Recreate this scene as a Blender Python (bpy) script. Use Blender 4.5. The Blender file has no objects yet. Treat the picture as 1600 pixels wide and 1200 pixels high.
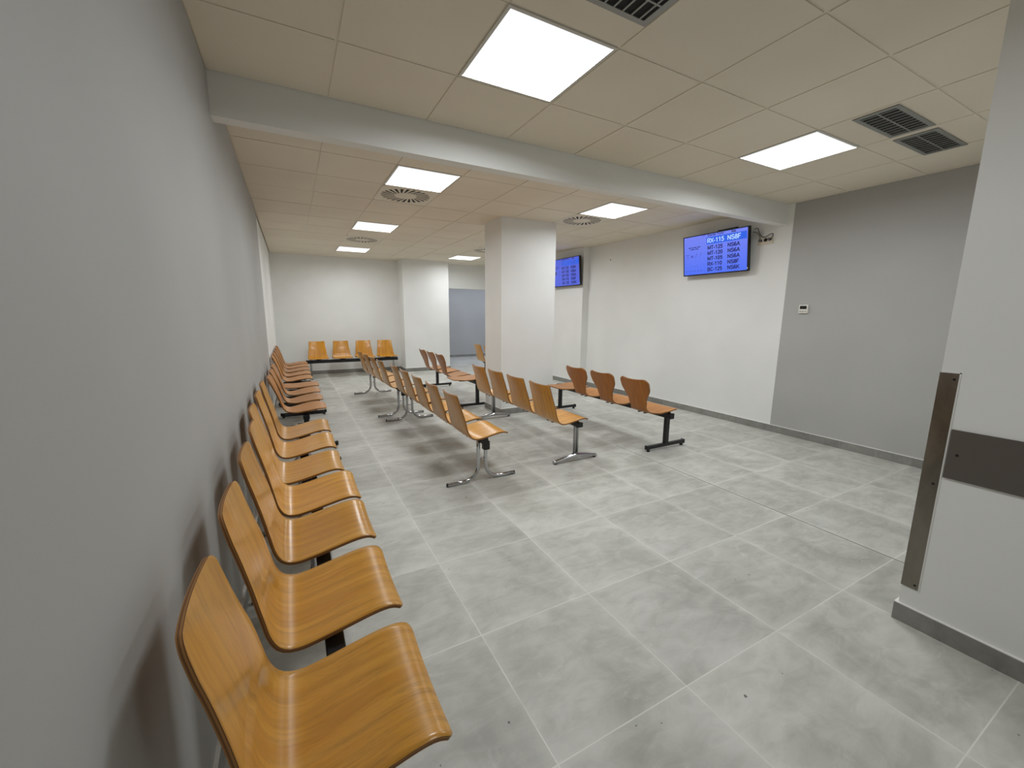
import bpy, bmesh, math, random
from mathutils import Vector, Matrix
random.seed(7)
D = bpy.data
C = bpy.context.scene.collection
PI = math.pi

# ------------------------------------------------------------------ materials
def new_mat(name):
    m = D.materials.new(name); m.use_nodes = True
    nt = m.node_tree
    return m, nt, nt.nodes['Principled BSDF']

def lin(c):
    return tuple((x / 12.92 if x <= .04045 else ((x + .055) / 1.055) ** 2.4) for x in [v / 255 for v in c]) + (1,)

def N(nt, typ, **kw):
    n = nt.nodes.new(typ)
    for k, v in kw.items():
        if k == 'op': n.operation = v
        elif k.startswith('i'): n.inputs[int(k[1:])].default_value = v
        else: setattr(n, k, v)
    return n

def math_n(nt, op, a, b=None, c=None, clamp=False):
    n = nt.nodes.new('ShaderNodeMath'); n.operation = op; n.use_clamp = clamp
    for i, v in enumerate((a, b, c)):
        if v is None: continue
        if isinstance(v, (int, float)): n.inputs[i].default_value = v
        else: nt.links.new(v, n.inputs[i])
    return n.outputs[0]

def mix_c(nt, f, a, b, blend='MIX'):
    n = nt.nodes.new('ShaderNodeMix'); n.data_type = 'RGBA'; n.blend_type = blend
    for s, v in ((0, f), (6, a), (7, b)):
        if isinstance(v, (int, float, tuple)): n.inputs[s].default_value = v
        else: nt.links.new(v, n.inputs[s])
    return n.outputs[2]

def ramp(nt, fac, stops):
    n = nt.nodes.new('ShaderNodeValToRGB')
    e = n.color_ramp.elements
    e[0].position, e[0].color = stops[0]
    e[1].position, e[1].color = stops[-1]
    for p, c in stops[1:-1]:
        x = e.new(p); x.color = c
    nt.links.new(fac, n.inputs[0])
    return n.outputs[0]

def noise(nt, vec, scale, detail=3, rough=.5, dist=0, typ='3D'):
    n = nt.nodes.new('ShaderNodeTexNoise'); n.noise_dimensions = typ
    n.inputs['Scale'].default_value = scale; n.inputs['Detail'].default_value = detail
    n.inputs['Roughness'].default_value = rough; n.inputs['Distortion'].default_value = dist
    if vec is not None: nt.links.new(vec, n.inputs['Vector'])
    return n.outputs['Fac']

def mapping(nt, vec, scale=(1, 1, 1), loc=(0, 0, 0)):
    n = nt.nodes.new('ShaderNodeMapping')
    n.inputs['Scale'].default_value = scale; n.inputs['Location'].default_value = loc
    nt.links.new(vec, n.inputs['Vector'])
    return n.outputs[0]

def bump(nt, bsdf, h, strength=.2, dist=.002):
    n = nt.nodes.new('ShaderNodeBump'); n.inputs['Strength'].default_value = strength
    n.inputs['Distance'].default_value = dist
    nt.links.new(h, n.inputs['Height']); nt.links.new(n.outputs[0], bsdf.inputs['Normal'])

def plain(name, rgb, rough=.5, metal=0, spec=.5):
    m, nt, b = new_mat(name)
    b.inputs['Base Color'].default_value = lin(rgb)
    b.inputs['Roughness'].default_value = rough; b.inputs['Metallic'].default_value = metal
    b.inputs['Specular IOR Level'].default_value = spec
    return m

def paint(name, rgb, var=.03):
    m, nt, b = new_mat(name)
    tc = N(nt, 'ShaderNodeNewGeometry')
    n1 = noise(nt, tc.outputs['Position'], 1.3, 2)
    n2 = noise(nt, tc.outputs['Position'], 260, 2)
    c = lin(rgb)
    lo = tuple(x * (1 - var) for x in c[:3]) + (1,)
    hi = tuple(min(1, x * (1 + var)) for x in c[:3]) + (1,)
    col = ramp(nt, n1, [(.35, lo), (.65, hi)])
    nt.links.new(col, b.inputs['Base Color'])
    b.inputs['Roughness'].default_value = .62
    b.inputs['Specular IOR Level'].default_value = .35
    bump(nt, b, n2, .12, .001)
    return m

M = {}
M['white_paint'] = paint('white_wall_paint', (230, 231, 229))
M['grey_paint'] = paint('grey_wall_paint', (174, 174, 172))
M['caulk'] = plain('white_caulk', (232, 232, 228), .6)
M['black'] = plain('black_powder_coat', (20, 20, 22), .42)
M['black_plastic'] = plain('black_plastic', (14, 14, 15), .35)
M['chrome'] = plain('chrome', (190, 190, 192), .13, 1)
M['alu'] = plain('brushed_aluminium', (170, 170, 170), .3, 1)
M['cap'] = plain('dark_glide_rubber', (25, 25, 25), .6)
M['white_plastic'] = plain('white_plastic', (225, 223, 216), .4)
M['cream_plastic'] = plain('cream_plastic', (216, 205, 184), .45)
M['lcd'] = plain('dark_lcd', (26, 28, 26), .15)
M['grille'] = plain('grille_metal', (150, 152, 148), .45, .4)
M['duct'] = plain('dark_duct', (8, 8, 8), .8)
M['trim_white'] = plain('white_trim', (205, 203, 196), .5)

# ceiling tile: matt mineral board, warm off white
def tile_mat():
    m, nt, b = new_mat('ceiling_tile_board')
    g = N(nt, 'ShaderNodeNewGeometry')
    n = noise(nt, g.outputs['Position'], 420, 2)
    n2 = noise(nt, g.outputs['Position'], 1.2, 2)
    a = ramp(nt, n2, [(.3, lin((224, 216, 200))), (.7, lin((232, 225, 210)))])
    col = mix_c(nt, math_n(nt, 'MULTIPLY', n, .12), a, lin((190, 182, 168)))
    nt.links.new(col, b.inputs['Base Color']); b.inputs['Roughness'].default_value = .9
    b.inputs['Specular IOR Level'].default_value = .15
    bump(nt, b, n, .25, .001)
    return m
M['tile'] = tile_mat()
M['tbar'] = plain('ceiling_bar', (222, 215, 200), .6)

# floor: 0.6 m concrete-look porcelain
GX, GY, GS = .6436, 1.4695, .598
def floor_mat(name, dark=1.0, base=False):
    m, nt, b = new_mat(name)
    g = N(nt, 'ShaderNodeNewGeometry')
    sep = N(nt, 'ShaderNodeSeparateXYZ'); nt.links.new(g.outputs['Position'], sep.inputs[0])
    X, Y, Z = sep.outputs
    tx = math_n(nt, 'DIVIDE', math_n(nt, 'SUBTRACT', X, GX), GS)
    ty = math_n(nt, 'DIVIDE', math_n(nt, 'SUBTRACT', Y, GY), GS)
    cx = math_n(nt, 'FLOOR', tx); cy = math_n(nt, 'FLOOR', ty)
    cell = N(nt, 'ShaderNodeCombineXYZ'); nt.links.new(cx, cell.inputs[0]); nt.links.new(cy, cell.inputs[1])
    wn = N(nt, 'ShaderNodeTexWhiteNoise'); wn.noise_dimensions = '3D'; nt.links.new(cell.outputs[0], wn.inputs['Vector'])
    off = N(nt, 'ShaderNodeVectorMath', operation='SCALE'); off.inputs['Scale'].default_value = 37.0
    nt.links.new(wn.outputs['Color'], off.inputs[0])
    add = N(nt, 'ShaderNodeVectorMath', operation='ADD'); nt.links.new(g.outputs['Position'], add.inputs[0]); nt.links.new(off.outputs[0], add.inputs[1])
    P = add.outputs[0]
    big = noise(nt, P, 2.6, 6, .62, .6)
    mid = noise(nt, mapping(nt, P, (6, 14, 10)), 1.0, 5, .6, .8)
    fine = noise(nt, P, 180, 3, .6)
    k = dark
    def cc(v): return lin(tuple(x * k for x in v))
    col = ramp(nt, big, [(.28, cc((162, 161, 154))), (.5, cc((182, 182, 175))), (.72, cc((200, 200, 194)))])
    streak = math_n(nt, 'MULTIPLY', math_n(nt, 'SUBTRACT', mid, .5), 1.6)
    col = mix_c(nt, math_n(nt, 'MULTIPLY', math_n(nt, 'MAXIMUM', streak, 0.0), .9, clamp=True), col, cc((214, 214, 208)))
    col = mix_c(nt, math_n(nt, 'MULTIPLY', math_n(nt, 'MAXIMUM', math_n(nt, 'MULTIPLY', streak, -1), 0.0), .8, clamp=True), col, cc((134, 133, 126)))
    # tile to tile tone
    tone = math_n(nt, 'ADD', math_n(nt, 'MULTIPLY', wn.outputs['Value'], .16), .92)
    mt = N(nt, 'ShaderNodeVectorMath', operation='SCALE'); nt.links.new(col, mt.inputs[0]); nt.links.new(tone, mt.inputs['Scale'])
    col = mt.outputs[0]
    # grey dirt marks
    spk = noise(nt, g.outputs['Position'], 36, 1, .4)
    col = mix_c(nt, math_n(nt, 'MULTIPLY', math_n(nt, 'GREATER_THAN', spk, .80), .8), col, lin((60, 58, 54)))
    smear = noise(nt, mapping(nt, g.outputs['Position'], (3.2, 5.0, 1)), 1.0, 6, .7, 1.6)
    col = mix_c(nt, ramp(nt, smear, [(.60, (0, 0, 0, 1)), (.74, (.4, .4, .4, 1))]), col, cc((224, 225, 220)))
    if not base:
        def edge(t):
            f = math_n(nt, 'FRACT', t)
            return math_n(nt, 'MULTIPLY', math_n(nt, 'MINIMUM', f, math_n(nt, 'SUBTRACT', 1, f)), GS)
        ex, ey = edge(tx), edge(ty)
        e = math_n(nt, 'MINIMUM', ex, ey)
        gl = math_n(nt, 'LESS_THAN', e, .0022)
        wob = noise(nt, g.outputs['Position'], 5, 3)
        col = mix_c(nt, math_n(nt, 'MULTIPLY', gl, ramp(nt, wob, [(.3, (.35, .35, .35, 1)), (.6, (1, 1, 1, 1))])), col, lin((218, 217, 208)))
        # pale haze of grout residue along the joints
        hz = math_n(nt, 'MULTIPLY', math_n(nt, 'SUBTRACT', 1, math_n(nt, 'DIVIDE', e, .05), clamp=True), math_n(nt, 'MULTIPLY', big, .5))
        col = mix_c(nt, hz, col, lin((214, 214, 208)))
        # dark movement joint
        dj = math_n(nt, 'MULTIPLY', math_n(nt, 'LESS_THAN', math_n(nt, 'ABSOLUTE', math_n(nt, 'SUBTRACT', X, GX + 4 * GS)), .0035),
                    math_n(nt, 'MULTIPLY', math_n(nt, 'LESS_THAN', Y, 3.24), math_n(nt, 'GREATER_THAN', Y, .3)))
        col = mix_c(nt, dj, col, lin((64, 60, 54)))
        bump(nt, b, math_n(nt, 'MULTIPLY', e, 200, clamp=True), .25, .001)
    else:
        seam = math_n(nt, 'LESS_THAN', math_n(nt, 'MULTIPLY', math_n(nt, 'FRACT', math_n(nt, 'DIVIDE', math_n(nt, 'ADD', math_n(nt, 'SUBTRACT', Y, .271), X), .6)), .6), .003)
        col = mix_c(nt, seam, col, lin((170, 168, 160)))
    nt.links.new(col, b.inputs['Base Color'])
    r = math_n(nt, 'ADD', math_n(nt, 'MULTIPLY', big, .25), .33)
    nt.links.new(r, b.inputs['Roughness'])
    b.inputs['Specular IOR Level'].default_value = .42
    return m
M['floor'] = floor_mat('porcelain_floor_tile')
M['base'] = floor_mat('porcelain_skirting_tile', .74, True)

# beech plywood; UV.x across, UV.y along the veneer
def wood(name, c1, c2, c3, rough=.3, coat=.35):
    m, nt, b = new_mat(name)
    uv = N(nt, 'ShaderNodeUVMap'); uv.uv_map = 'UVMap'
    oi = N(nt, 'ShaderNodeObjectInfo')
    cb = N(nt, 'ShaderNodeCombineXYZ')
    nt.links.new(math_n(nt, 'MULTIPLY', oi.outputs['Random'], 53), cb.inputs[0])
    nt.links.new(math_n(nt, 'MULTIPLY', oi.outputs['Random'], 91), cb.inputs[2])
    ad = N(nt, 'ShaderNodeVectorMath', operation='ADD'); nt.links.new(uv.outputs[0], ad.inputs[0]); nt.links.new(cb.outputs[0], ad.inputs[1])
    P = ad.outputs[0]
    g1 = noise(nt, mapping(nt, P, (16, 1.7, 1)), 1.0, 4, .55, 1.1)
    g2 = noise(nt, mapping(nt, P, (90, 4.5, 1)), 1.0, 3, .6, .4)
    g3 = noise(nt, mapping(nt, P, (420, 22, 1)), 1.0, 2, .6)
    wav = nt.nodes.new('ShaderNodeTexWave'); wav.wave_type = 'BANDS'; wav.bands_direction = 'X'
    wav.inputs['Scale'].default_value = 3.2; wav.inputs['Distortion'].default_value = 16.0
    wav.inputs['Detail'].default_value = 2.5; wav.inputs['Detail Scale'].default_value = .55
    nt.links.new(mapping(nt, P, (1.6, .42, 1)), wav.inputs['Vector'])
    col = ramp(nt, g1, [(.25, lin(c1)), (.5, lin(c2)), (.78, lin(c3))])
    col = mix_c(nt, math_n(nt, 'MULTIPLY', math_n(nt, 'POWER', wav.outputs['Fac'], 4), .22), col, lin(tuple(x * .76 for x in c1)))
    col = mix_c(nt, ramp(nt, g2, [(.52, (0, 0, 0, 1)), (.72, (.45, .45, .45, 1))]), col, lin(tuple(x * .72 for x in c1)))
    col = mix_c(nt, ramp(nt, g3, [(.62, (0, 0, 0, 1)), (.72, (.5, .5, .5, 1))]), col, lin(tuple(x * .62 for x in c1)))
    sc = N(nt, 'ShaderNodeVectorMath', operation='SCALE'); nt.links.new(col, sc.inputs[0])
    nt.links.new(math_n(nt, 'ADD', math_n(nt, 'MULTIPLY', oi.outputs['Random'], .2), .9), sc.inputs['Scale'])
    nt.links.new(sc.outputs[0], b.inputs['Base Color'])
    nt.links.new(math_n(nt, 'ADD', math_n(nt, 'MULTIPLY', g1, .16), rough - .06), b.inputs['Roughness'])
    b.inputs['Coat Weight'].default_value = coat; b.inputs['Coat Roughness'].default_value = .16
    bump(nt, b, g3, .05, .0006)
    return m
M['beech'] = wood('beech_veneer', (188, 128, 40), (203, 144, 49), (214, 158, 63))
M['beech_warm'] = wood('amber_veneer', (186, 122, 16), (202, 138, 22), (212, 152, 32))
M['beech_red'] = wood('brown_veneer', (164, 104, 40), (182, 120, 50), (194, 134, 64), .42, .15)
M['beech_back'] = wood('brown_veneer_dark', (146, 84, 20), (162, 98, 26), (172, 108, 34), .4, .2)  # darker, more saturated tone set on the back faces of the brown shells
def ply_mat(name, c1, c2):
    m, nt, b = new_mat(name)
    uv = N(nt, 'ShaderNodeUVMap'); uv.uv_map = 'UVMap'
    w = nt.nodes.new('ShaderNodeTexWave'); w.wave_type = 'BANDS'; w.bands_direction = 'X'; w.inputs['Scale'].default_value = 1.0
    w.inputs['Distortion'].default_value = .4
    nt.links.new(mapping(nt, uv.outputs[0], (1, .05, 1)), w.inputs['Vector'])
    nt.links.new(ramp(nt, w.outputs['Fac'], [(.3, lin(c1)), (.7, lin(c2))]), b.inputs['Base Color'])
    b.inputs['Roughness'].default_value = .5
    return m
M['ply'] = ply_mat('plywood_edge', (112, 72, 34), (160, 112, 60))

def emit(name, rgb, s):
    m, nt, b = new_mat(name)
    b.inputs['Base Color'].default_value = (.02, .02, .02, 1)
    b.inputs['Emission Color'].default_value = lin(rgb); b.inputs['Emission Strength'].default_value = s
    b.inputs['Roughness'].default_value = .25
    return m
LAMP = 1.0
M['lamp'] = emit('led_diffuser', (250, 252, 255), LAMP)
M['lamp_cool'] = emit('corridor_led_diffuser', (205, 212, 255), 1.0)
def screen_mat(name, top, bot, s, z0, z1):
    m, nt, b = new_mat(name)
    g = N(nt, 'ShaderNodeTexCoord'); sp = N(nt, 'ShaderNodeSeparateXYZ'); nt.links.new(g.outputs['Object'], sp.inputs[0])
    f = math_n(nt, 'DIVIDE', math_n(nt, 'SUBTRACT', sp.outputs[2], z0), z1 - z0, clamp=True)
    col = mix_c(nt, f, lin(bot), lin(top))
    b.inputs['Base Color'].default_value = (.01, .01, .01, 1)
    nt.links.new(col, b.inputs['Emission Color']); b.inputs['Emission Strength'].default_value = s
    b.inputs['Roughness'].default_value = .3
    return m
M['screen'] = screen_mat('screen_glow', (116, 130, 240), (70, 108, 244), 1.0, -.27, .27)
M['screen_b'] = screen_mat('screen_glow_far', (76, 92, 208), (72, 92, 214), 1.0, -.27, .27)
M['scr_blue'] = emit('screen_blue_band', (30, 92, 226), 1.0)
M['scr_text'] = emit('screen_dark_text', (22, 24, 92), 1.0)
M['scr_white'] = emit('screen_pale_text', (190, 220, 255), 1.0)
M['scr_mid'] = emit('screen_grey_text', (70, 84, 190), 1.0)
M['scr_icon'] = emit('screen_dark_icon', (18, 34, 70), 1.0)
M['led_dot'] = emit('standby_led', (255, 255, 255), 2.0)
def steel_mat():
    m, nt, b = new_mat('worn_steel')
    g = N(nt, 'ShaderNodeNewGeometry')
    n = noise(nt, mapping(nt, g.outputs['Position'], (6, 6, 3)), 1.0, 4, .6, .5)
    n2 = noise(nt, mapping(nt, g.outputs['Position'], (8, 8, 320)), 1.0, 2)
    nt.links.new(ramp(nt, n, [(.35, lin((112, 108, 100))), (.65, lin((140, 134, 124)))]), b.inputs['Base Color'])
    b.inputs['Metallic'].default_value = .85
    nt.links.new(math_n(nt, 'ADD', math_n(nt, 'MULTIPLY', n, .25), .2), b.inputs['Roughness'])
    bump(nt, b, n2, .05, .0005)
    return m
M['steel'] = steel_mat()
M['band'] = plain('dark_bumper_band', (92, 86, 80), .38)
M['screw'] = plain('dark_screw', (14, 13, 12), .5)

# ------------------------------------------------------------------ mesh helpers
def add_box(bm, lo, hi, mi=0, rot=None):
    vs = [bm.verts.new((x, y, z)) for x in (lo[0], hi[0]) for y in (lo[1], hi[1]) for z in (lo[2], hi[2])]
    fs = [(0, 1, 3, 2), (4, 6, 7, 5), (0, 4, 5, 1), (2, 3, 7, 6), (0, 2, 6, 4), (1, 5, 7, 3)]
    out = []
    for f in fs:
        fc = bm.faces.new([vs[i] for i in f]); fc.material_index = mi; out.append(fc)
    if rot is not None:
        bmesh.ops.transform(bm, matrix=rot, verts=vs)
    return vs

def rbox(lo, hi, r=.004, seg=2):
    bm = bmesh.new(); add_box(bm, lo, hi)
    bmesh.ops.recalc_face_normals(bm, faces=bm.faces)
    bmesh.ops.bevel(bm, geom=list(bm.edges), offset=r, segments=seg, affect='EDGES', profile=.5)
    return bm

def add_tube(bm, pts, rx, ry=None, n=14, cap=True, up=(0, 1, 0)):
    """sweep an ellipse along pts; `ry` is the half size along `up`"""
    ry = ry or rx
    pts = [Vector(p) for p in pts]; up = Vector(up)
    rings = []
    for i, p in enumerate(pts):
        t = (pts[min(i + 1, len(pts) - 1)] - pts[max(i - 1, 0)]).normalized()
        a = up - t * up.dot(t)
        if a.length < 1e-4: a = Vector((1, 0, 0)) - t * t.x
        a.normalize(); s = t.cross(a).normalized()
        rings.append([bm.verts.new(p + s * rx * math.cos(k * 2 * PI / n) + a * ry * math.sin(k * 2 * PI / n)) for k in range(n)])
    for A, B in zip(rings, rings[1:]):
        for k in range(n):
            f = bm.faces.new([A[k], A[(k + 1) % n], B[(k + 1) % n], B[k]]); f.smooth = True
    if cap:
        bm.faces.new(list(reversed(rings[0]))); bm.faces.new(rings[-1])

def add_disc(bm, c, r, axis, n=20, h=.004):
    axis = Vector(axis).normalized()
    a = axis.orthogonal().normalized(); b = axis.cross(a)
    c = Vector(c)
    lo = [bm.verts.new(c + (a * math.cos(2 * PI * k / n) + b * math.sin(2 * PI * k / n)) * r) for k in range(n)]
    hi = [bm.verts.new(v.co + axis * h) for v in lo]
    bm.faces.new(list(reversed(lo))); bm.faces.new(hi)
    for k in range(n): bm.faces.new([lo[k], lo[(k + 1) % n], hi[(k + 1) % n], hi[k]])

def obj(name, bm, mats, parent=None, loc=None, fix=True):
    if fix: bmesh.ops.recalc_face_normals(bm, faces=bm.faces)
    me = D.meshes.new(name); bm.to_mesh(me); bm.free()
    for m in (mats if isinstance(mats, (list, tuple)) else [mats]): me.materials.append(m)
    o = D.objects.new(name, me); C.objects.link(o)
    if parent: o.parent = parent
    if loc: o.location = loc
    return o

def box_obj(name, lo, hi, m, parent=None, r=0, seg=2):
    if r: bm = rbox(lo, hi, r, seg)
    else: bm = bmesh.new(); add_box(bm, lo, hi)
    return obj(name, bm, m, parent)

def tag(o, label, cat, group=None):
    o['label'] = label; o['category'] = cat
    if group: o['group'] = group
    return o

def thing(name, label, cat, loc=(0, 0, 0), rz=0, group=None):
    o = D.objects.new(name, None); o.empty_display_size = .1; C.objects.link(o)
    o.location = loc; o.rotation_euler = (0, 0, rz)
    return tag(o, label, cat, group)

def struct(name, bm, m):
    o = obj(name, bm, m); o['kind'] = 'structure'; return o

def sbox(name, *boxes, m):
    bm = bmesh.new()
    for lo, hi in boxes: add_box(bm, lo, hi)
    return struct(name, bm, m)

def dup(o, parent=None, deep=True):
    c = o.copy(); C.objects.link(c)
    if parent is not None: c.parent = parent
    if deep:
        for ch in list(o.children): dup(ch, c)
    return c

# ------------------------------------------------------------------ room shell
ZC = 2.67
XL, XR = -.30, 5.14
sbox('floor', ((-.5, -3.2, -.1), (7.2, 12.9, 0)), m=M['floor'])
# walls
sbox('wall_left', ((-.5, -3.2, 0), (XL, 6.42, 2.9)), m=M['grey_paint'])
sbox('wall_left_far', ((-.5, 6.42, 0), (XL - .012, 10.6, 2.9)), m=M['white_paint'])
sbox('wall_right_grey', ((XR, .655, 0), (5.34, 2.808, 2.9)), m=M['grey_paint'])
sbox('wall_right_white', ((XR, 2.808, 0), (5.34, 6.46, 2.9)), m=M['white_paint'])
sbox('wall_right_far', ((5.0, 6.46, 0), (5.34, 10.42, 2.9)), m=M['white_paint'])
sbox('wall_back', ((XL - .012, 10.42, 0), (3.52, 10.6, 2.9)), ((3.52, 10.42, 2.062), (5.34, 10.6, 2.9)), m=M['white_paint'])
sbox('wall_back_pilaster', ((2.39, 9.94, 0), (3.52, 10.42, 2.9)), m=M['white_paint'])
sbox('wall_column', ((2.527, 5.03, 0), (3.39, 5.56, 2.8)), m=M['white_paint'])
PX, PY = 2.429, .655
sbox('wall_pillar', ((PX, -3.2, 0), (5.34, PY, 2.9)), m=M['white_paint'])
sbox('wall_front', ((-.5, -3.2, 0), (2.5, -3.0, 2.9)), m=M['white_paint'])
# corridor beyond the opening
sbox('wall_corridor', ((1.9, 12.72, 0), (7.2, 12.9, 2.9)), m=M['grey_paint'])
sbox('wall_corridor_left', ((1.7, 10.6, 0), (1.9, 12.9, 2.9)), m=M['white_paint'])
sbox('wall_corridor_right', ((7.0, 10.42, 0), (7.2, 12.9, 2.9)), ((5.34, 10.42, 0), (7.0, 10.6, 2.9)), m=M['white_paint'])
# bulkhead beam across the ceiling
sbox('trim_beam', ((XL, 2.88, 2.45), (XR, 2.975, 2.9)), m=M['white_paint'])

# baseboards: a tile body with a caulked top edge
def baseboard(name, pts, t=.012, h=.084):
    """pts: axis aligned runs ((x0,y0),(x1,y1),(nx,ny)) on wall faces, n points into the room"""
    bm = bmesh.new()
    for (a, b, n) in pts:
        x0, x1 = sorted((a[0], b[0])); y0, y1 = sorted((a[1], b[1]))
        lo = [x0, y0]; hi = [x1, y1]
        for k in (0, 1):
            if n[k] > 0: hi[k] = lo[k] + t
            if n[k] < 0: lo[k] = hi[k] - t
        add_box(bm, (lo[0], lo[1], 0), (hi[0], hi[1], h), 0)
        add_box(bm, (lo[0], lo[1], h), (hi[0], hi[1], h + .004), 1)
    o = struct(name, bm, [M['base'], M['caulk']])
    return o
baseboard('baseboard_left', [((XL, -3), (XL, 6.42), (1, 0)), ((XL - .012, 6.42), (XL - .012, 10.42), (1, 0))])
baseboard('baseboard_right', [((XR, PY), (XR, 6.46), (-1, 0)), ((4.988, 6.46), (XR, 6.46), (0, -1)), ((5.0, 6.46), (5.0, 10.42), (-1, 0))])
baseboard('baseboard_back', [((XL, 10.42), (2.39, 10.42), (0, -1)), ((2.39, 9.928), (2.39, 10.42), (-1, 0)), ((2.39, 9.94), (3.532, 9.94), (0, -1)), ((3.52, 9.94), (3.52, 10.6), (1, 0))])
baseboard('baseboard_column', [((2.515, 5.03), (3.402, 5.03), (0, -1)), ((2.515, 5.56), (3.402, 5.56), (0, 1)), ((2.527, 5.03), (2.527, 5.56), (-1, 0)), ((3.39, 5.03), (3.39, 5.56), (1, 0))])
baseboard('baseboard_pillar', [((PX, -3), (PX, PY), (-1, 0)), ((PX - .012, PY), (5.14, PY), (0, 1))])
baseboard('baseboard_corridor', [((1.9, 12.72), (7.0, 12.72), (0, -1))])

# ceiling: exposed bars, lay-in boards, cells left open for lamps and vents
holes = []          # (x0,y0,x1,y1) of modules that carry a fitting
def grid_lines(x0, p, lo, hi):
    k0 = math.ceil((lo - x0) / p - 1e-6); out = [lo]
    while x0 + k0 * p < hi - .01:
        v = x0 + k0 * p
        if v > lo + .01: out.append(v)
        k0 += 1
    return out + [hi]
NX = grid_lines(.884, .6, XL, XR + .0)
NY = grid_lines(1.70, .595, -3.0, 2.88)
FX = grid_lines(.302, .6, XL - .012, XR)
FY = grid_lines(3.80, .619, 2.975, 10.42)
def cell(xs, ys, x, y):
    i = max(k for k, v in enumerate(xs) if v <= x); j = max(k for k, v in enumerate(ys) if v <= y)
    return (xs[i], ys[j], xs[i + 1], ys[j + 1])
lamp_cells = [cell(NX, NY, 1.2, -.4), cell(NX, NY, 1.2, 2.0), cell(NX, NY, 3.6, 2.0), cell(FX, FY, 1.2, 4.1), cell(FX, FY, 1.2, 6.6), cell(FX, FY, 1.2, 9.05),
              cell(FX, FY, 3.6, 4.1), cell(FX, FY, 3.6, 6.6), cell(FX, FY, 3.6, 9.05)]
diff_cells = [cell(FX, FY, 1.2, 4.73), cell(FX, FY, 1.2, 7.8), cell(FX, FY, 3.6, 4.73), cell(FX, FY, 3.6, 7.8)]
holes = lamp_cells + diff_cells
def ceiling(name, xs, ys, clip=None):
    bm = bmesh.new()
    g = .0064
    for i in range(len(xs) - 1):
        for j in range(len(ys) - 1):
            c = (xs[i], ys[j], xs[i + 1], ys[j + 1])
            if c in holes: continue
            if clip and clip(c): continue
            z = ZC + random.uniform(-.0008, .0008)
            dx, dy = random.uniform(-.003, .003), random.uniform(-.003, .003)
            lo = (c[0] + g + dx, c[1] + g + dy, z); hi = (c[2] - g + dx, c[3] - g + dy, z + .012)
            vs = add_box(bm, lo, hi)
    # bars
    for x in xs: add_box(bm, (x - .012, ys[0], ZC + .0040), (x + .012, ys[-1], ZC + .02), 1)
    for y in ys: add_box(bm, (xs[0], y - .012, ZC + .0043), (xs[-1], y + .012, ZC + .02), 1)
    return struct(name, bm, [M['tile'], M['tbar']])
ceiling('ceiling_near', NX, NY)
ceiling('ceiling_far', FX, FY)
sbox('ceiling_corridor', ((1.7, 10.6, ZC), (7.2, 12.9, 2.9)), m=M['white_paint'])
sbox('ceiling_slab', ((-.5, -3.2, 2.9), (7.2, 10.6, 3.0)), m=M['white_paint'])

# ------------------------------------------------------------------ ceiling lamps
LAMP_W = 19.0
SPREAD = 170.0
def make_lamp(name, c, label, mat=None, power=LAMP_W, colour=(.945, .982, 1.0), drop=0.0, group='square light panels in the ceiling'):
    cx, cy = (c[0] + c[2]) / 2, (c[1] + c[3]) / 2
    t = thing(name, label, 'ceiling light', (cx, cy, ZC - drop), 0, group)
    hx, hy = (c[2] - c[0]) / 2 - .004, (c[3] - c[1]) / 2 - .004
    w = .016
    bm = bmesh.new()
    for lo, hi in (((-hx, -hy), (hx, -hy + w)), ((-hx, hy - w), (hx, hy)), ((-hx, -hy + w), (-hx + w, hy - w)), ((hx - w, -hy + w), (hx, hy - w))):
        add_box(bm, (lo[0], lo[1], -.003), (hi[0], hi[1], .03))
    obj('frame', bm, M['trim_white'], t)
    box_obj('diffuser', (-hx + w, -hy + w, .002), (hx - w, hy - w, .02), mat or M['lamp'], t)
    L = D.lights.new('led_array', 'AREA'); L.shape = 'RECTANGLE'; L.size = 2 * (hx - w); L.size_y = 2 * (hy - w)
    L.energy = power; L.color = colour; L.spread = math.radians(SPREAD)
    lo = D.objects.new('led_array', L); C.objects.link(lo); lo.parent = t; lo.location = (0, 0, .0005)
    return t
lamp_labels = [
    'square white light panel overhead behind the camera, out of the photo',
    'square white light panel nearest the camera, before the beam',
    'square white light panel before the beam, beside the two slotted vents',
    'square light panel just behind the beam, on the left',
    'square light panel, middle one of the left row behind the beam',
    'square light panel, farthest of the left row near the back wall',
    'square light panel just behind the beam, to the right of the column',
    'square light panel in the ceiling hidden behind the column',
    'square light panel left of the column near the far opening']
for c, l in zip(lamp_cells, lamp_labels):
    make_lamp('ceiling_light', c, l, power=LAMP_W * (.5 if 'behind the camera' in l else 1.0))
make_lamp('ceiling_light', (4.3, 11.2, 4.9, 11.8), 'cool light panel in the corridor beyond the opening', M['lamp_cool'], 15, (.80, .85, 1.0), .03)
make_lamp('ceiling_light', (5.6, 11.2, 6.2, 11.8), 'second cool light panel in the corridor beyond the opening, farther right', M['lamp_cool'], 15, (.80, .85, 1.0), .03)

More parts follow.
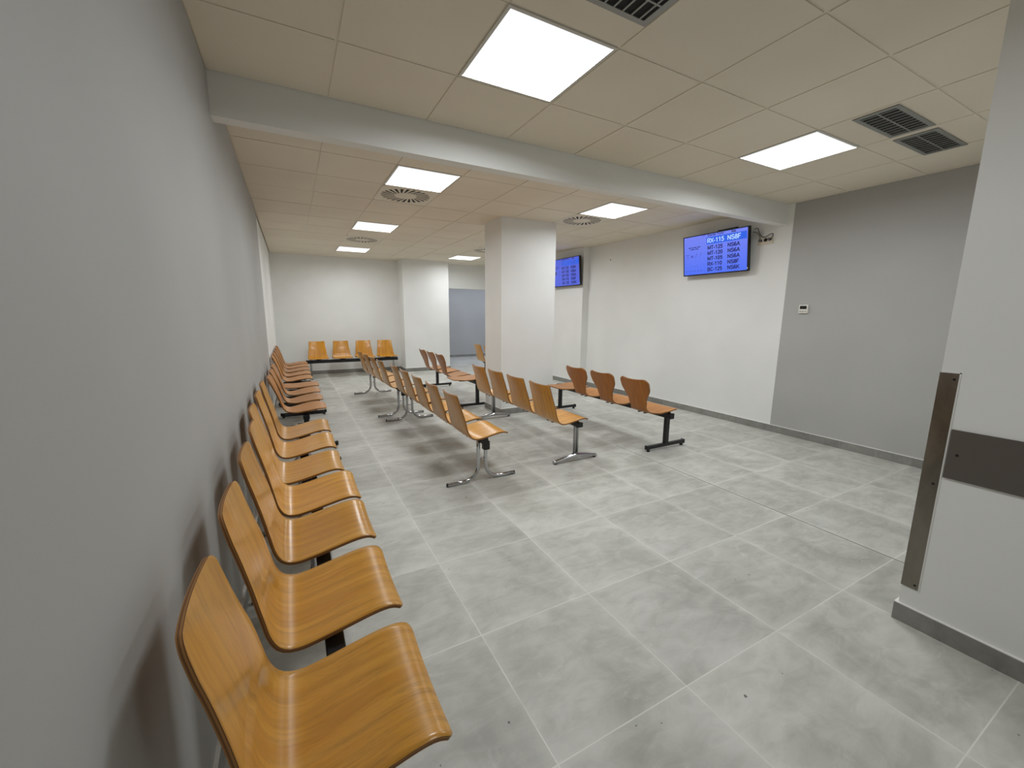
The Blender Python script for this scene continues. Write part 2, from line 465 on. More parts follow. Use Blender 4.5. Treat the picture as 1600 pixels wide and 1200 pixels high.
# ------------------------------------------------------------------ swirl diffusers
def make_swirl(c, label):
    cx, cy = (c[0] + c[2]) / 2, (c[1] + c[3]) / 2
    t = thing('swirl_diffuser', label, 'air vent', (cx, cy, ZC), 0, 'round swirl air diffusers in the ceiling')
    hx, hy = (c[2] - c[0]) / 2 - .004, (c[3] - c[1]) / 2 - .004
    bm = bmesh.new(); n = 24
    # plate as fan: centre disc, webs between slots, outer ring, square border
    r0, r1 = .118, .258
    ctr = [bm.verts.new((r0 * math.cos(2 * PI * k / (2 * n)), r0 * math.sin(2 * PI * k / (2 * n)), 0)) for k in range(2 * n)]
    outr = [bm.verts.new((r1 * math.cos(2 * PI * (k + 1.6) / (2 * n)), r1 * math.sin(2 * PI * (k + 1.6) / (2 * n)), 0)) for k in range(2 * n)]
    bm.faces.new(ctr)
    for k in range(0, 2 * n, 2):
        bm.faces.new([ctr[k], ctr[(k + 1) % (2 * n)], outr[(k + 1) % (2 * n)], outr[k]])
    sq = []
    for v in outr:
        a = math.atan2(v.co.y, v.co.x); s = max(abs(math.cos(a)) / hx, abs(math.sin(a)) / hy)
        sq.append(bm.verts.new((math.cos(a) / s, math.sin(a) / s, 0)))
    for k in range(2 * n):
        bm.faces.new([outr[k], outr[(k + 1) % (2 * n)], sq[(k + 1) % (2 * n)], sq[k]])
    bmesh.ops.recalc_face_normals(bm, faces=bm.faces)
    g = bmesh.ops.extrude_face_region(bm, geom=list(bm.faces))
    bmesh.ops.translate(bm, vec=(0, 0, .0012), verts=[v for v in g['geom'] if isinstance(v, bmesh.types.BMVert)])
    obj('face_plate', bm, M['tbar'], t)
    box_obj('duct_box', (-hx + .01, -hy + .01, .0016), (hx - .01, hy - .01, .02), M['duct'], t)
    return t
for c, l in zip(diff_cells, ['round swirl diffuser behind the left light panel nearest the beam',
                             'round swirl diffuser farther back in the left row of lights',
                             'round swirl diffuser right of the column top',
                             'round swirl diffuser peeking out left of the column']):
    make_swirl(c, l)

# ------------------------------------------------------------------ slotted vents
def make_vent(x0, y0, x1, y1, label):
    t = thing('slot_vent', label, 'air vent', ((x0 + x1) / 2, (y0 + y1) / 2, ZC), 0, 'rectangular slotted vents in the near ceiling')
    hx, hy = (x1 - x0) / 2, (y1 - y0) / 2; w = .032
    bm = bmesh.new()
    for lo, hi in (((-hx, -hy), (hx, -hy + w * .8)), ((-hx, hy - w * .8), (hx, hy)), ((-hx, -hy + w * .8), (-hx + w, hy - w * .8)), ((hx - w, -hy + w * .8), (hx, hy - w * .8))):
        add_box(bm, (lo[0], lo[1], -.006), (hi[0], hi[1], -.0015))
    obj('frame', bm, M['grille'], t)
    box_obj('duct_box', (-hx + .01, -hy + .01, -.0013), (hx - .01, hy - .01, -.0008), M['duct'], t)
    bm = bmesh.new(); n = 10
    for k in range(n):
        x = -hx + w + (k + .5) * (2 * hx - 2 * w) / n
        v = add_box(bm, (x - .0042, -hy + w * .8, -.0055), (x + .0042, hy - w * .8, -.0015))
    add_box(bm, (-hx + w, -.004, -.006), (hx - w, .004, -.0015))
    obj('slats', bm, M['grille'], t)
    return t
make_vent(3.316, 1.285, 3.868, 1.522, 'grey slotted vent beside the right light panel, left one of the pair')
make_vent(3.942, 1.295, 4.50, 1.535, 'grey slotted vent beside the right light panel, right one nearer the wall')
make_vent(.925, 1.29, 1.475, 1.53, 'grey slotted vent cut by the top edge of the photo')

# ------------------------------------------------------------------ bench parts
def spline(pts, n):
    pts = [Vector((p[0], p[1])) for p in pts]
    P = [2 * pts[0] - pts[1]] + pts + [2 * pts[-1] - pts[-2]]
    out = []
    for i in range(1, len(P) - 2):
        for k in range(n):
            t = k / n
            out.append(.5 * ((2 * P[i]) + (-P[i - 1] + P[i + 1]) * t + (2 * P[i - 1] - 5 * P[i] + 4 * P[i + 1] - P[i + 2]) * t * t + (-P[i - 1] + 3 * P[i] - 3 * P[i + 1] + P[i + 2]) * t ** 3))
    out.append(P[-2]); return out

def interp(tab, s):
    for (a, va), (b, vb) in zip(tab, tab[1:]):
        if s <= b:
            f = (s - a) / (b - a) if b > a else 0
            f = f * f * (3 - 2 * f)
            return va + (vb - va) * f
    return tab[-1][1]

def shell_mesh(name, prof, wid, r_top, r_front, cup, mats, thick=.0115, nu=22, dip=0.0):
    """prof: (u,z) from back top to front lip; wid: half width against normalised arc length;
    cup(s): how far the middle sinks behind the edges"""
    pl = spline(prof, 14)
    L = [0]
    for a, b in zip(pl, pl[1:]): L.append(L[-1] + (b - a).length)
    tot = L[-1]
    # resample with dense ends
    ss = []
    nend = 9
    for k in range(nend): ss.append(r_top * (1 - math.cos(k / nend * PI / 2)))
    nm = 46
    for k in range(nm + 1): ss.append(r_top + (tot - r_top - r_front) * k / nm)
    for k in range(1, nend + 1): ss.append(tot - r_front + r_front * math.sin(k / nend * PI / 2))
    def at(s):
        for i in range(len(L) - 1):
            if s <= L[i + 1] + 1e-9:
                f = (s - L[i]) / max(1e-9, L[i + 1] - L[i]); p = pl[i].lerp(pl[i + 1], f)
                return p, (pl[i + 1] - pl[i]).normalized()
        return pl[-1], (pl[-1] - pl[-2]).normalized()
    bm = bmesh.new(); uvl = bm.loops.layers.uv.new('UVMap')
    top, bot, info = [], [], {}
    for s in ss:
        p, t = at(s)
        s0, s1 = max(0, s - .012), min(tot, s + .012)
        t = (at(s1)[0] - at(s0)[0]).normalized()
        nrm = Vector((-t.y, t.x))      # points to the sitter side
        h = interp(wid, s / tot); he = h
        if s < r_top: he = h - r_top + math.sqrt(max(0, r_top ** 2 - (r_top - s) ** 2))
        if tot - s < r_front: he = h - r_front + math.sqrt(max(0, r_front ** 2 - (r_front - (tot - s)) ** 2))
        he = max(he, .004)
        rt, rb = [], []
        for k in range(nu + 1):
            y = -he + 2 * he * k / nu
            c = cup(s / tot) * (1 - (y / h) ** 2)
            q = p - nrm * c
            if dip: q = q + Vector((0, 1)) * (-dip * max(0, 1 - s / (.10)) * (1 - (y / h) ** 2))
            a = bm.verts.new((q.x, y, q.y)); b = bm.verts.new((q.x - nrm.x * thick, y, q.y - nrm.y * thick))
            info[a] = (y, s); info[b] = (y, s)
            rt.append(a); rb.append(b)
        top.append(rt); bot.append(rb)
    def face(vs, mi, uvs=None, smooth=True):
        f = bm.faces.new(vs); f.material_index = mi; f.smooth = smooth
        for l, v in zip(f.loops, vs):
            y, s = info[v]
            l[uvl].uv = uvs[vs.index(v)] if uvs else (y, s)
        return f
    n = len(ss)
    for i in range(n - 1):
        for k in range(nu):
            face([top[i][k], top[i][k + 1], top[i + 1][k + 1], top[i + 1][k]], 0)
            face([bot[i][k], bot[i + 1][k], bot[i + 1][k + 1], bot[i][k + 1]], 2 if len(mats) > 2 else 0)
        for k, flip in ((0, 0), (nu, 1)):
            vs = [top[i][k], top[i + 1][k], bot[i + 1][k], bot[i][k]]
            uvs = [(0, ss[i]), (0, ss[i + 1]), (.5, ss[i + 1]), (.5, ss[i])]
            face(vs, 1, uvs, False)
    for i in (0, n - 1):
        for k in range(nu):
            vs = [top[i][k], top[i][k + 1], bot[i][k + 1], bot[i][k]]
            face(vs, 1, [(0, k * .02), (0, k * .02 + .02), (.5, k * .02 + .02), (.5, k * .02)], False)
    bmesh.ops.recalc_face_normals(bm, faces=bm.faces)
    me = D.meshes.new(name); bm.to_mesh(me); bm.free()
    for m in mats: me.materials.append(m)
    return me

prof_A = [(-.098, .853), (-.082, .78), (-.062, .70), (-.042, .62), (-.026, .54), (-.012, .475), (.012, .433), (.055, .418), (.12, .426), (.20, .443), (.27, .457), (.32, .461), (.352, .453), (.372, .436)]
wid_A = [(0, .158), (.12, .165), (.40, .192), (.55, .20), (.8, .20), (1, .198)]
prof_M = [(-.092, .785), (-.074, .72), (-.05, .64), (-.03, .56), (-.014, .49), (.006, .445), (.045, .424), (.10, .425), (.17, .438), (.24, .450), (.29, .452), (.325, .445), (.35, .432)]
wid_M = [(0, .160), (.12, .164), (.40, .186), (.52, .205), (.8, .206), (1, .198)]
prof_S = [(-.105, .79), (-.085, .73), (-.06, .66), (-.036, .58), (-.018, .51), (.002, .455), (.04, .428), (.10, .425), (.18, .438), (.27, .450), (.33, .452), (.365, .446), (.388, .436)]
wid_S = [(0, .186), (.08, .198), (.14, .194), (.36, .120), (.44, .106), (.52, .128), (.66, .19), (.78, .208), (.90, .202), (1, .18)]
prof_F = [(-.10, .452), (-.05, .449), (0, .447), (.08, .442), (.16, .443), (.25, .450), (.33, .453), (.38, .448), (.40, .440)]
wid_F = [(0, .175), (.3, .20), (.7, .205), (1, .18)]
cupA = lambda s: .012 if s < .4 else .006
cupM = lambda s: (.016 * max(0, 1 - s / .5) + .004)
cupS = lambda s: (.020 * max(0, 1 - s / .55) + .003)
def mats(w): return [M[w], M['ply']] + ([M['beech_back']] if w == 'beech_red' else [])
SH = {
 'A': shell_mesh('ply_shell', prof_A, wid_A, .034, .022, cupA, mats('beech')),
 'M': shell_mesh('ply_shell', prof_M, wid_M, .016, .03, cupM, mats('beech')),
 'R': shell_mesh('ply_shell', prof_M, [(0, .178), (.12, .181), (.40, .194), (.52, .205), (.8, .206), (1, .198)], .016, .03, cupM, mats('beech')),
 'W': shell_mesh('ply_shell', prof_M, wid_M, .018, .03, cupM, mats('beech_warm')),
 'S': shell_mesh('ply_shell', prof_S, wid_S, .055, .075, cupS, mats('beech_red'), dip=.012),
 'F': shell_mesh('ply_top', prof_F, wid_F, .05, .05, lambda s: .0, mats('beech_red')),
}
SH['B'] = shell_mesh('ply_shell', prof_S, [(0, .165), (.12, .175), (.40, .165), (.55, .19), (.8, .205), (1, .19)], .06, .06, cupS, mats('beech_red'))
SCR = {}

def bracket_bm(ub, w=.05, u0=.03, u1=.30):
    bm = bmesh.new()
    add_box(bm, (u0, -w, .402), (u1, -w + .022, .409)); add_box(bm, (u0, w - .022, .402), (u1, w, .409))
    add_box(bm, (ub - .045, -w, .392), (ub + .045, w, .403))
    return bm

def arc(cx, cz, r, a0, a1, y, n=10):
    return [(cx + r * math.cos(a0 + (a1 - a0) * k / n), y, cz + r * math.sin(a0 + (a1 - a0) * k / n)) for k in range(n + 1)]

def make_leg(kind, par, ub, y, zt=.40):
    if kind == 'curve':
        for s in (-1, 1):
            bm = bmesh.new(); R = .130
            x0 = ub + s * .034
            pts = [(x0, y, zt - .005), (x0, y, .30), (x0, y, .0165 + R)]
            a = arc(x0 + s * R, .0165 + R, R, PI if s > 0 else 0, 1.5 * PI if s > 0 else -.5 * PI, y, 14)[1:]
            pts += a
            pts.append((ub + s * .310, y, .0165))
            add_tube(bm, pts, .0165, .0135)
            lg = obj('leg', bm, M['chrome'], par)
            bm = bmesh.new()
            add_tube(bm, [(ub + s * .3095, y, .0165), (ub + s * .318, y, .0165)], .0162, .0132)
            obj('end_cap', bm, M['cap'], lg)
        bm = bmesh.new()
        add_tube(bm, [(ub - .03, y, .20), (ub + .03, y, .20)], .006, .010)
        obj('cross_tie', bm, M['chrome'], par)
        box_obj('leg_clamp', (ub + .006, y - .034, .275), (ub + .062, y + .02, .352), M['black_plastic'], par, .008, 3)
        bm = bmesh.new()
        tri = [(ub - .085, .392), (ub + .03, .392), (ub - .012, .335)]
        A = [bm.verts.new((a, y - .016, b)) for a, b in tri]; B = [bm.verts.new((a, y + .016, b)) for a, b in tri]
        bm.faces.new(A); bm.faces.new(B)
        for k in range(3): bm.faces.new([A[k], A[(k + 1) % 3], B[(k + 1) % 3], B[k]])
        obj('gusset', bm, M['black'], par)
    elif kind == 'tee':
        bm = bmesh.new()
        for dx in (-.0125, .0125):
            add_tube(bm, [(ub + dx, y, .055), (ub + dx, y, zt - .012), (ub + dx * .8, y, zt + .002), (ub + dx * .4, y, zt + .009)], .0135, .020, 16)
        lg = obj('leg', bm, M['alu'], par)
        bm = rbox((ub - .017, y - .0235, .335), (ub + .017, y + .0235, .392), .004)
        obj('leg_clamp', bm, M['black'], lg)
        bm = bmesh.new(); n = 24
        rings = []
        for k in range(n + 1):
            q = -1 + 2 * k / n; x = ub + q * .255
            zt_ = .034 + .044 * (1 - abs(q) ** 1.15); zb = .010 + .024 * (1 - q * q)
            w = .019 + .008 * (1 - abs(q))
            sec = [(-w, zb), (-w * 1.05, (zb + zt_) / 2), (-w * .7, zt_ - .003), (0, zt_), (w * .7, zt_ - .003), (w * 1.05, (zb + zt_) / 2), (w, zb), (0, zb)]
            rings.append([bm.verts.new((x, y + a, b)) for a, b in sec])
        for A, B in zip(rings, rings[1:]):
            for k in range(8):
                f = bm.faces.new([A[k], A[(k + 1) % 8], B[(k + 1) % 8], B[k]]); f.smooth = True
        bm.faces.new(rings[0]); bm.faces.new(rings[-1])
        ft = obj('foot', bm, M['chrome'], par)
        for s in (-1, 1):
            bm = bmesh.new(); add_disc(bm, (ub + s * .235, y, 0), .016, (0, 0, 1), 14, .018); obj('glide', bm, M['cap'], ft)
    elif kind == 'black':
        lg = obj('leg', rbox((ub - .025, y - .02, .058), (ub + .025, y + .02, zt + .004), .004), M['black'], par)
        ft = obj('foot', rbox((ub - .27, y - .018, .026), (ub + .27, y + .018, .062), .005), M['black'], par)
        for s in (-1, 1):
            c = obj('end_cap', rbox((ub + s * .272 - .012, y - .021, .022), (ub + s * .272 + .012, y + .021, .066), .004), M['black_plastic'], ft)
            bm = bmesh.new(); add_disc(bm, (ub + s * .25, y, 0), .017, (0, 0, 1), 14, .027); obj('glide', bm, M['cap'], ft)

def bench(label, loc, rz, seats, kind, legs, ub, group=None, beam=None, arm=False, bh=.042):
    """seats: list of (y, shell key); legs: y positions"""
    t = thing('beam_bench', label, 'bench', loc, rz, group)
    ys = [s[0] for s in seats]
    b0, b1 = beam or (min(ys + list(legs)) - .06, max(ys + list(legs)) + .06)
    obj('beam', rbox((ub - .028, b0, .392 - bh), (ub + .028, b1, .392), .004), M['black'], t)
    for yb, s in ((b0, -1), (b1, 1)):
        obj('beam_cap', rbox((ub - .030, yb - .006, .390 - bh), (ub + .030, yb + .006, .394), .003), M['black_plastic'], t)
    for i, (y, key) in enumerate(seats):
        nm = 'table_top' if key == 'F' else 'seat_shell'
        o = D.objects.new(nm, SH[key]); C.objects.link(o); o.parent = t; o.location = (0, y, 0)
        if key == 'F': o['label'] = 'flat wooden top without a backrest'
        bm = bracket_bm(ub, u1=.30 if ub < .25 else ub + .05)
        br = obj('bracket', bm, M['black'], o)
        if arm:
            box_obj('support_arm', (.0, -.16, .385), (.36, -.125, .408), M['black'], o, .003)
    for y in legs: make_leg(kind, t, ub, y)
    return t

G1 = 'light beech benches along the left wall'
G2 = 'light beech benches in the middle row'
# left wall, nearest
bench('light beech bench nearest the camera along the left wall, on curved chrome legs', (-.107, 0, 0), 0,
      [(.96, 'A'), (1.445, 'A'), (1.93, 'A')] + [(2.37, 'A')], 'curve', [.66, 2.17], .155)
bench('light beech bench along the left wall, second from the camera, before the brown one', (-.142, 0, 0), 0,
      [(2.82, 'A'), (3.31, 'A'), (3.79, 'A')], 'curve', [2.86, 4.12], .155)
bench('brown bench along the left wall whose far end is a flat top', (-.125, 0, 0), 0,
      [(4.69, 'S'), (5.18, 'S'), (5.68, 'S'), (6.16, 'F')], 'black', [4.56, 6.2], .19, arm=True)
bench('brown five seat bench at the far end of the left wall', (-.165, 0, 0), 0,
      [(6.88, 'B'), (7.40, 'B'), (7.92, 'B'), (8.43, 'B'), (8.94, 'B')], 'black', [6.95, 8.9], .19, arm=True)
# back wall, faces the camera
bench('amber four seat bench standing against the back wall', (1.2, 9.965, 0), -PI / 2,
      [(-.735, 'W'), (-.245, 'W'), (.24, 'W'), (.725, 'W')], 'tee', [-.89, .87], .165, beam=(-.98, .96), bh=.07)
# middle row
bench('light beech five seat bench on curved chrome legs, nearer one of the left-middle row', (1.186, 3.10, 0), math.radians(.6),
      [(0, 'M'), (.497, 'M'), (.99, 'M'), (1.49, 'M'), (1.99, 'M')], 'curve', [-.06, 2.27], .16)
bench('light beech four seat bench on curved chrome legs, farther one of the left-middle row', (1.112, 5.70, 0), math.radians(2.2),
      [(0, 'M'), (.49, 'M'), (.98, 'M'), (1.46, 'M')], 'curve', [-.05, 1.80], .16)
# by the column
bench('light beech four seat bench on chrome T legs in front of the column', (2.075, 3.16, 0), 0,
      [(0, 'R'), (.47, 'R'), (.94, 'R'), (1.41, 'R')], 'tee', [-.09, 1.76], .28)
bench('brown bench with rounded backs and a flat near end, behind the column', (2.135, 5.76, 0), 0,
      [(0, 'F'), (.48, 'S'), (.96, 'S'), (1.44, 'S')], 'black', [-.10, 1.86], .30)
bench('beech bench mostly hidden behind the column, only its far seats showing', (3.50, 6.46, 0), 0,
      [(0, 'M'), (.48, 'M'), (.96, 'M'), (1.44, 'M')], 'black', [.0, 1.58], .165)
# right
bench('brown bench with rounded waisted backs and a flat far end, below the near screen', (3.135, 3.03, 0), 0,
      [(0, 'S'), (.50, 'S'), (.98, 'S'), (1.46, 'F')], 'black', [-.10, 1.87], .31, bh=.055)

# ------------------------------------------------------------------ screens
FONT = D.fonts.load('<builtin>') if False else None
def text_part(s, size, x, z, m, parent, name='screen_text', align='LEFT', bold=0.0, yo=0):
    cu = D.curves.new(name, 'FONT'); cu.body = s; cu.size = size; cu.align_x = align; cu.extrude = .0003
    cu.offset = bold; cu.resolution_u = 3
    o = D.objects.new(name, cu); C.objects.link(o)
    bpy.context.view_layer.update()
    me = D.meshes.new_from_object(o.evaluated_get(bpy.context.evaluated_depsgraph_get()))
    D.objects.remove(o); D.curves.remove(cu)
    # text in local YZ plane facing -X: reading direction is -Y
    for v in me.vertices:
        a, b, c = v.co
        v.co = (-.0012 - c, -(x + a), z + b)
    me.materials.clear(); me.materials.append(m)
    ob = D.objects.new(name, me); C.objects.link(ob); ob.parent = parent
    return ob

def _ell(cx, cy, rx, ry, a0, a1, n=12):
    return [(cx + rx * math.cos(math.radians(a0 + (a1 - a0) * k / n)), cy + ry * math.sin(math.radians(a0 + (a1 - a0) * k / n))) for k in range(n + 1)]
GLYPH = {
 'R': (.66, [[(.08, 0), (.08, 1), (.36, 1)] + _ell(.36, .74, .22, .26, 90, -90) + [(.08, .48)], [(.34, .48), (.60, 0)]]),
 'X': (.64, [[(.04, 0), (.60, 1)], [(.04, 1), (.60, 0)]]),
 '-': (.36, [[(.04, .36), (.32, .36)]]),
 '1': (.56, [[(.12, .76), (.32, .98), (.32, 0)]]),
 '5': (.56, [[(.48, .98), (.16, .98), (.11, .55)] + _ell(.27, .32, .22, .30, 120, -150)]),
 '2': (.56, [_ell(.28, .72, .21, .26, 160, -30) + [(.06, .03), (.52, .03)]]),
 '0': (.56, [_ell(.28, .5, .20, .48, 0, 360, 20)]),
 '6': (.56, [_ell(.28, .29, .20, .27, 0, 360, 16), [(.08, .32)] + _ell(.30, .55, .22, .43, 180, 50)]),
 '8': (.56, [_ell(.28, .26, .21, .25, 0, 360, 16), _ell(.28, .75, .18, .23, 0, 360, 16)]),
 'N': (.72, [[(.09, 0), (.09, 1), (.61, 0), (.61, 1)]]),
 'S': (.66, [_ell(.33, .74, .24, .25, 20, 215) + [(.33, .50)] + _ell(.33, .26, .26, .25, 60, -165)]),
 'F': (.60, [[(.09, 0), (.09, 1), (.54, 1)], [(.09, .5), (.48, .5)]]),
 'M': (.82, [[(.09, 0), (.09, 1), (.41, .1), (.73, 1), (.73, 0)]]),
 'T': (.62, [[(.03, 1), (.59, 1)], [(.31, 1), (.31, 0)]]),
 'A': (.68, [[(.03, 0), (.34, 1), (.65, 0)], [(.14, .32), (.54, .32)]]),
 'B': (.66, [[(.09, 0), (.09, 1), (.36, 1)] + _ell(.36, .76, .19, .24, 90, -90) + [(.09, .52)], [(.36, .52)] + _ell(.36, .26, .23, .26, 90, -90) + [(.09, 0)]]),
 'C': (.70, [_ell(.38, .5, .29, .49, 45, 315, 18)]),
 'K': (.68, [[(.09, 0), (.09, 1)], [(.60, 1), (.09, .38)], [(.26, .58), (.63, 0)]]),
}
def sign_text(txt, cap, x, z, m, parent, wt=.15):
    bm = bmesh.new(); pen = 0.0
    for ch in txt:
        adv, strokes = GLYPH[ch]
        for st in strokes:
            P = [Vector((pen + a, b * (1 - wt) + wt / 2)) for a, b in st]
            for a, b in zip(P, P[1:]):
                t = (b - a).normalized(); n = Vector((-t.y, t.x)) * wt / 2; e = t * wt * .22
                q4 = [a - e + n, b + e + n, b + e - n, a - e - n]
                bm.faces.new([bm.verts.new((-.0014, -(x + q.x * cap * 1.1), z + q.y * cap)) for q in q4])
        pen += adv + .05
    return obj('screen_text', bm, m, parent, fix=False)

def rect(name, x0, x1, z0, z1, m, parent, e=.0004):
    bm = bmesh.new(); add_box(bm, (-.0012, -x1, z0), (-.0004, -x0, z1)); return obj(name, bm, m, parent)

def make_tv(loc, tilt, w, h, label, rows, far=False):
    """face looks to -X; top leans out"""
    t = thing('wall_screen', label, 'screen', loc)
    t.rotation_euler = (0, tilt, 0)
    W, H = w / 2, h / 2
    hb = obj('housing', rbox((.001, -W, -H), (.045, W, H), .003), M['black_plastic'], t)
    b = .012
    bm = bmesh.new()
    for lo, hi in (((-W, -H), (W, -H + b * 1.3)), ((-W, H - b), (W, H)), ((-W, -H + b * 1.3), (-W + b, H - b)), ((W - b, -H + b * 1.3), (W, H - b))):
        add_box(bm, (-.004, lo[0], lo[1]), (.002, hi[0], hi[1]))
    obj('bezel', bm, M['black_plastic'], t)
    d = box_obj('display', (-.0002, -W + b, -H + b * 1.3), (.0015, W - b, H - b), M['screen_b' if far else 'screen'], t)
    # local x axis of the writing: 0 at left edge as seen
    def fx(f): return -W + f * w
    def fz(f): return -H + f * h
    rect('blue_band', fx(.385), fx(.975), fz(.735), fz(.905), M['scr_blue'], d) if not far else rect('blue_band', fx(.385), fx(.975), fz(.735), fz(.90), M['scr_blue'], d)
    wt = M['scr_white'] if not far else M['scr_mid']
    sign_text(rows[0][0], h * .115, fx(.40), fz(.762), wt, d, .15)
    sign_text(rows[0][1], h * .115, fx(.705), fz(.762), wt, d, .15)
    for k, (a, c) in enumerate(rows[1:]):
        z = .605 - k * .131
        sign_text(a, h * .100, fx(.405), fz(z - .003), M['scr_text'], d, .19)
        sign_text(c, h * .100, fx(.71), fz(z - .003), M['scr_text'], d, .19)
    text_part('Guardar Turno', h * .072, fx(.40), fz(.93), M['scr_text'], d, bold=.0008)
    text_part('Sala', h * .076, fx(.76), fz(.925), M['scr_text'], d, bold=.0012)
    text_part('10:27', h * .05, fx(.31), fz(.945), M['scr_mid'], d, bold=.0005)
    # two lines of small print, too small to read
    for z, words in ((.70, ((.09, .125), (.135, .17), (.18, .225), (.235, .285))), (.655, ((.115, .13), (.14, .19), (.20, .255)))):
        bm = bmesh.new()
        for a, b in words: add_box(bm, (-.0012, -fx(b), fz(z)), (-.0004, -fx(a), fz(z) + .011))
        obj('small_print', bm, M['scr_text'], d)
    # pictograms: fork, plate, pen strokes
    def icon(parts, nm='screen_icon'):
        bm = bmesh.new()
        for (x0, z0, x1, z1, wd) in parts:
            a, c = Vector((fx(x0), fz(z0))), Vector((fx(x1), fz(z1)))
            n = (c - a).normalized(); p = Vector((-n.y, n.x)) * wd
            vs = [bm.verts.new((-.0011, -q.x, q.y)) for q in (a + p, a - p, c - p, c + p)]
            bm.faces.new(vs)
        o = obj(nm, bm, M['scr_mid'], d); return o
    icon([(.075, .44, .075, .52, .003)]); icon([(.05, .535, .10, .535, .004)])
    icon([(.13, .49, .17, .49, .014)])
    icon([(.205, .45, .235, .56, .004)])
    icon([(.275, .46, .305, .57, .003)])
    icon([(.14, .24, .25, .24, .0015)])
    for x in (.06, .11, .155, .20, .25, .30):
        icon([(x - .012, .12, x + .012, .12, .005)])
    if far:
        bm = bmesh.new(); add_disc(bm, (-.0011, -fx(.17), fz(.50)), .032, (1, 0, 0), 20, .0005); obj('screen_icon', bm, M['scr_icon'], d)
    # indicator, mount
    bm = bmesh.new(); add_disc(bm, (-.005, -fx(.994), fz(.07)), .004, (1, 0, 0), 10, .002); obj('indicator_light', bm, M['led_dot'], t)
    return t
rows = [('RX-115', 'NS8F'), ('MT-125', 'NS6A'), ('MT-120', 'NS6A'), ('MT-105', 'NS6A'), ('RX-110', 'NS8F'), ('BC-125', 'NS6K')]
# near screen: top edge x=4.98 z=2.492, bottom edge x=5.055 z=1.963
TW, TH = .950, .534
tilt1 = -math.atan2(.065, .529)
tv1 = make_tv((5.013, 3.705, 2.222), tilt1, TW, TH, 'wall screen listing turn numbers, the near one left of the grey wall', rows)
box_obj('wall_mount', (.03, -.20, -.12), (.075, .20, .18), M['black'], tv1)
box_obj('top_bracket', (.010, -.30, TH / 2 - .006), (.06, -.05, TH / 2 + .016), M['black'], tv1)
tv2 = make_tv((4.90, 6.93, 2.238), -math.atan2(.045, .54), .972, .548, 'wall screen half hidden behind the column', rows, True)
box_obj('wall_mount', (.03, -.20, -.12), (.075, .20, .18), M['black'], tv2)

# ------------------------------------------------------------------ socket, cables
t = thing('wall_socket', 'cream double wall socket with black plugs right of the near screen', 'socket', (XR, 3.10, 2.305))
box_obj('socket_plate', (-.012, -.09, -.042), (0, .09, .040), M['cream_plastic'], t, .003)
for y in (.055, .0):
    bm = bmesh.new(); add_disc(bm, (-.012, y, .008), .021, (-1, 0, 0), 20, .002); obj('outlet', bm, M['duct' if y == 0 else 'white_plastic'], t)
bm = bmesh.new(); add_disc(bm, (-.012, -.055, .008), .021, (-1, 0, 0), 20, .002); obj('outlet', bm, M['white_plastic'], t)

def cable(name, pts, r, label):
    P3 = [Vector(p) for p in pts]
    P = [2 * P3[0] - P3[1]] + P3 + [2 * P3[-1] - P3[-2]]
    out = []
    for i in range(1, len(P) - 2):
        for k in range(8):
            q = k / 8
            out.append(.5 * ((2 * P[i]) + (-P[i - 1] + P[i + 1]) * q + (2 * P[i - 1] - 5 * P[i] + 4 * P[i + 1] - P[i + 2]) * q * q + (-P[i - 1] + 3 * P[i] - 3 * P[i + 1] + P[i + 2]) * q ** 3))
    out.append(P[-2])
    bm = bmesh.new(); add_tube(bm, out, r, r, 8, up=(1, .2, .1))
    return out
def cable_thing(pts, r, plug_c, plug_d, label):
    t = thing('power_cable', label, 'cable', pts[-1])
    out = cable('', [tuple(Vector(p) - Vector(pts[-1])) for p in pts], r, '')
    bm = bmesh.new(); add_tube(bm, out, r, r, 8, up=(1, .2, .1)); obj('cord', bm, M['black_plastic'], t)
    c = Vector(plug_c) - Vector(pts[-1])
    bm = bmesh.new(); add_tube(bm, [c, c + Vector(plug_d)], .016, .016, 12, up=(0, 0, 1)); obj('plug', bm, M['black_plastic'], t)
    return t
cable_thing([(5.07, 3.22, 2.45), (5.09, 3.19, 2.46), (5.10, 3.175, 2.42), (5.115, 3.155, 2.37), (5.11, 3.10, 2.345), (5.10, 3.03, 2.37), (5.09, 2.995, 2.36), (5.09, 3.005, 2.325), (5.10, 3.035, 2.312)], .0045,
            (5.128, 3.045, 2.313), (-.034, 0, 0), 'black cable looping into the right plug of the wall socket')
cable_thing([(5.07, 3.23, 2.42), (5.10, 3.195, 2.41), (5.12, 3.165, 2.35), (5.118, 3.165, 2.322), (5.105, 3.158, 2.31)], .0035,
            (5.128, 3.155, 2.313), (-.030, 0, 0), 'short black cable into the left plug of the wall socket')

# ------------------------------------------------------------------ thermostat
t = thing('thermostat', 'white square thermostat with dark display on the grey wall', 'thermostat', (XR + .001, 2.584, 1.488))
box_obj('case', (-.022, -.047, -.047), (0, .047, .047), M['white_plastic'], t, .004)
box_obj('display', (-.0235, -.035, .0), (-.0215, .035, .035), M['lcd'], t)
for y in (.028, .0, -.028):
    box_obj('button', (-.0235, y - .009, -.032), (-.0215, y + .009, -.022), M['grille'], t)

# wall fixing hole
bm = bmesh.new(); add_disc(bm, (XR + .001, 5.867, 2.382), .011, (-1, 0, 0), 12, .004)
tag(obj('screw_plug', bm, M['screw']), 'tiny dark screw plug high on the white right wall', 'screw')

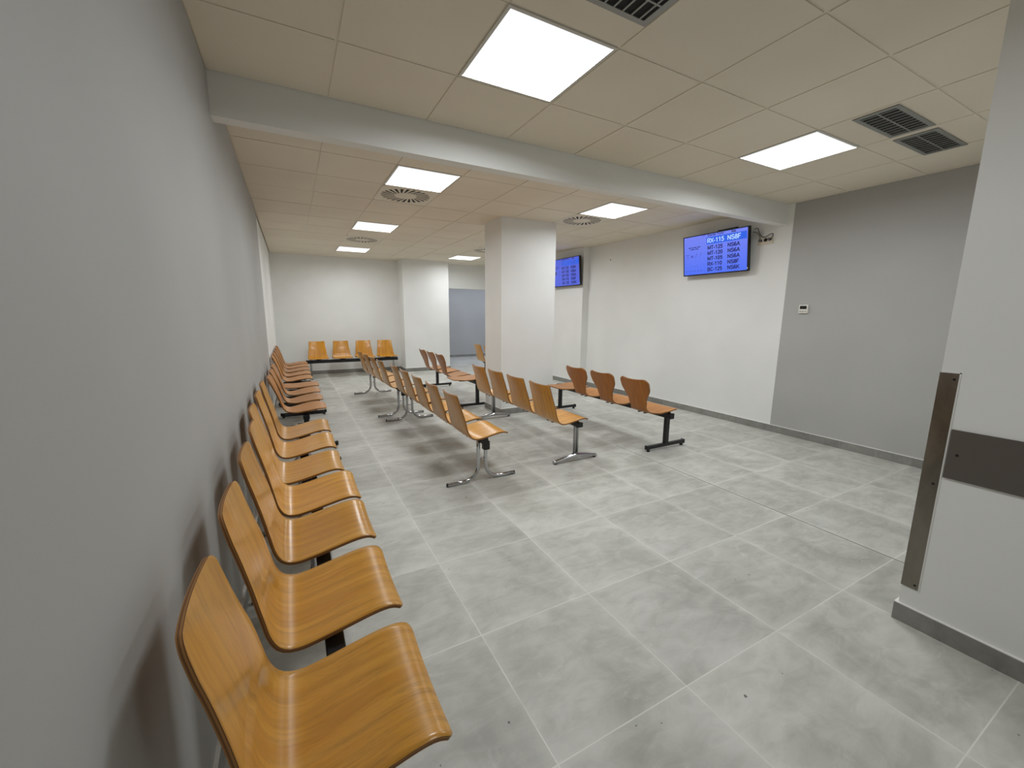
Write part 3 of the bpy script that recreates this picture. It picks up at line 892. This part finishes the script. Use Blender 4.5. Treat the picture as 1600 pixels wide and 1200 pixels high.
# ------------------------------------------------------------------ pillar guard and bumper band
t = thing('corner_guard', 'steel corner guard screwed to the near right pillar', 'corner guard', (PX, PY, 0))
bm = bmesh.new()
add_box(bm, (-.003, -.056, .178), (-.0002, .003, 1.178)); add_box(bm, (-.0002, .0002, .178), (.055, .003, 1.178))
obj('plate', bm, M['steel'], t)
for z, y in ((.198, -.044), (.69, -.040), (1.152, -.044)):
    bm = bmesh.new(); add_disc(bm, (-.0034, y, z), .0052, (1, 0, 0), 14, .001); obj('screw', bm, M['screw'], t)
bm = bmesh.new(); add_box(bm, (-.0018, -.061, .172), (-.0001, -.056, 1.182)); add_box(bm, (-.0018, -.061, 1.178), (-.0001, 0, 1.183))
obj('caulk_line', bm, M['caulk'], t)
t = thing('bumper_band', 'dark horizontal protective band on the near right pillar', 'wall protection', (PX, .59, .837))
box_obj('board', (-.007, -3.4, -.106), (-.0003, 0, .106), M['band'], t)
bm = bmesh.new(); add_disc(bm, (-.0075, -.030, .0), .0055, (1, 0, 0), 14, .001); obj('screw', bm, M['screw'], t)

# ------------------------------------------------------------------ camera, world, view
yaw, pitch, roll, f = .4925, .1698, .0070, 637.3
cam = D.cameras.new('camera'); co = D.objects.new('camera', cam); C.objects.link(co)
cam.sensor_width = 36; cam.sensor_fit = 'HORIZONTAL'; cam.lens = f / 1600 * 36; cam.clip_start = .02
cy, sy, cp, sp = math.cos(yaw), math.sin(yaw), math.cos(pitch), math.sin(pitch)
fwd = Vector((sy * cp, cy * cp, -sp)); right = Vector((cy, -sy, 0)); up = right.cross(fwd)
r2 = right * math.cos(roll) + up * math.sin(roll); u2 = -right * math.sin(roll) + up * math.cos(roll)
mtx = Matrix((r2, u2, -fwd)).transposed().to_4x4(); mtx.translation = (0, 0, 1.4094)
co.matrix_world = mtx
bpy.context.scene.camera = co

w = D.worlds.new('world'); bpy.context.scene.world = w; w.use_nodes = True
w.node_tree.nodes['Background'].inputs[0].default_value = (.02, .02, .02, 1)
sc = bpy.context.scene
sc.view_settings.view_transform = 'Standard'; sc.view_settings.look = 'None'
sc.view_settings.gamma = 1; sc.view_settings.use_curve_mapping = False
sc.view_settings.exposure = 0.0
sc.cycles.use_denoising = True
sc.cycles.max_bounces = 10; sc.cycles.diffuse_bounces = 7; sc.cycles.sample_clamp_indirect = 6
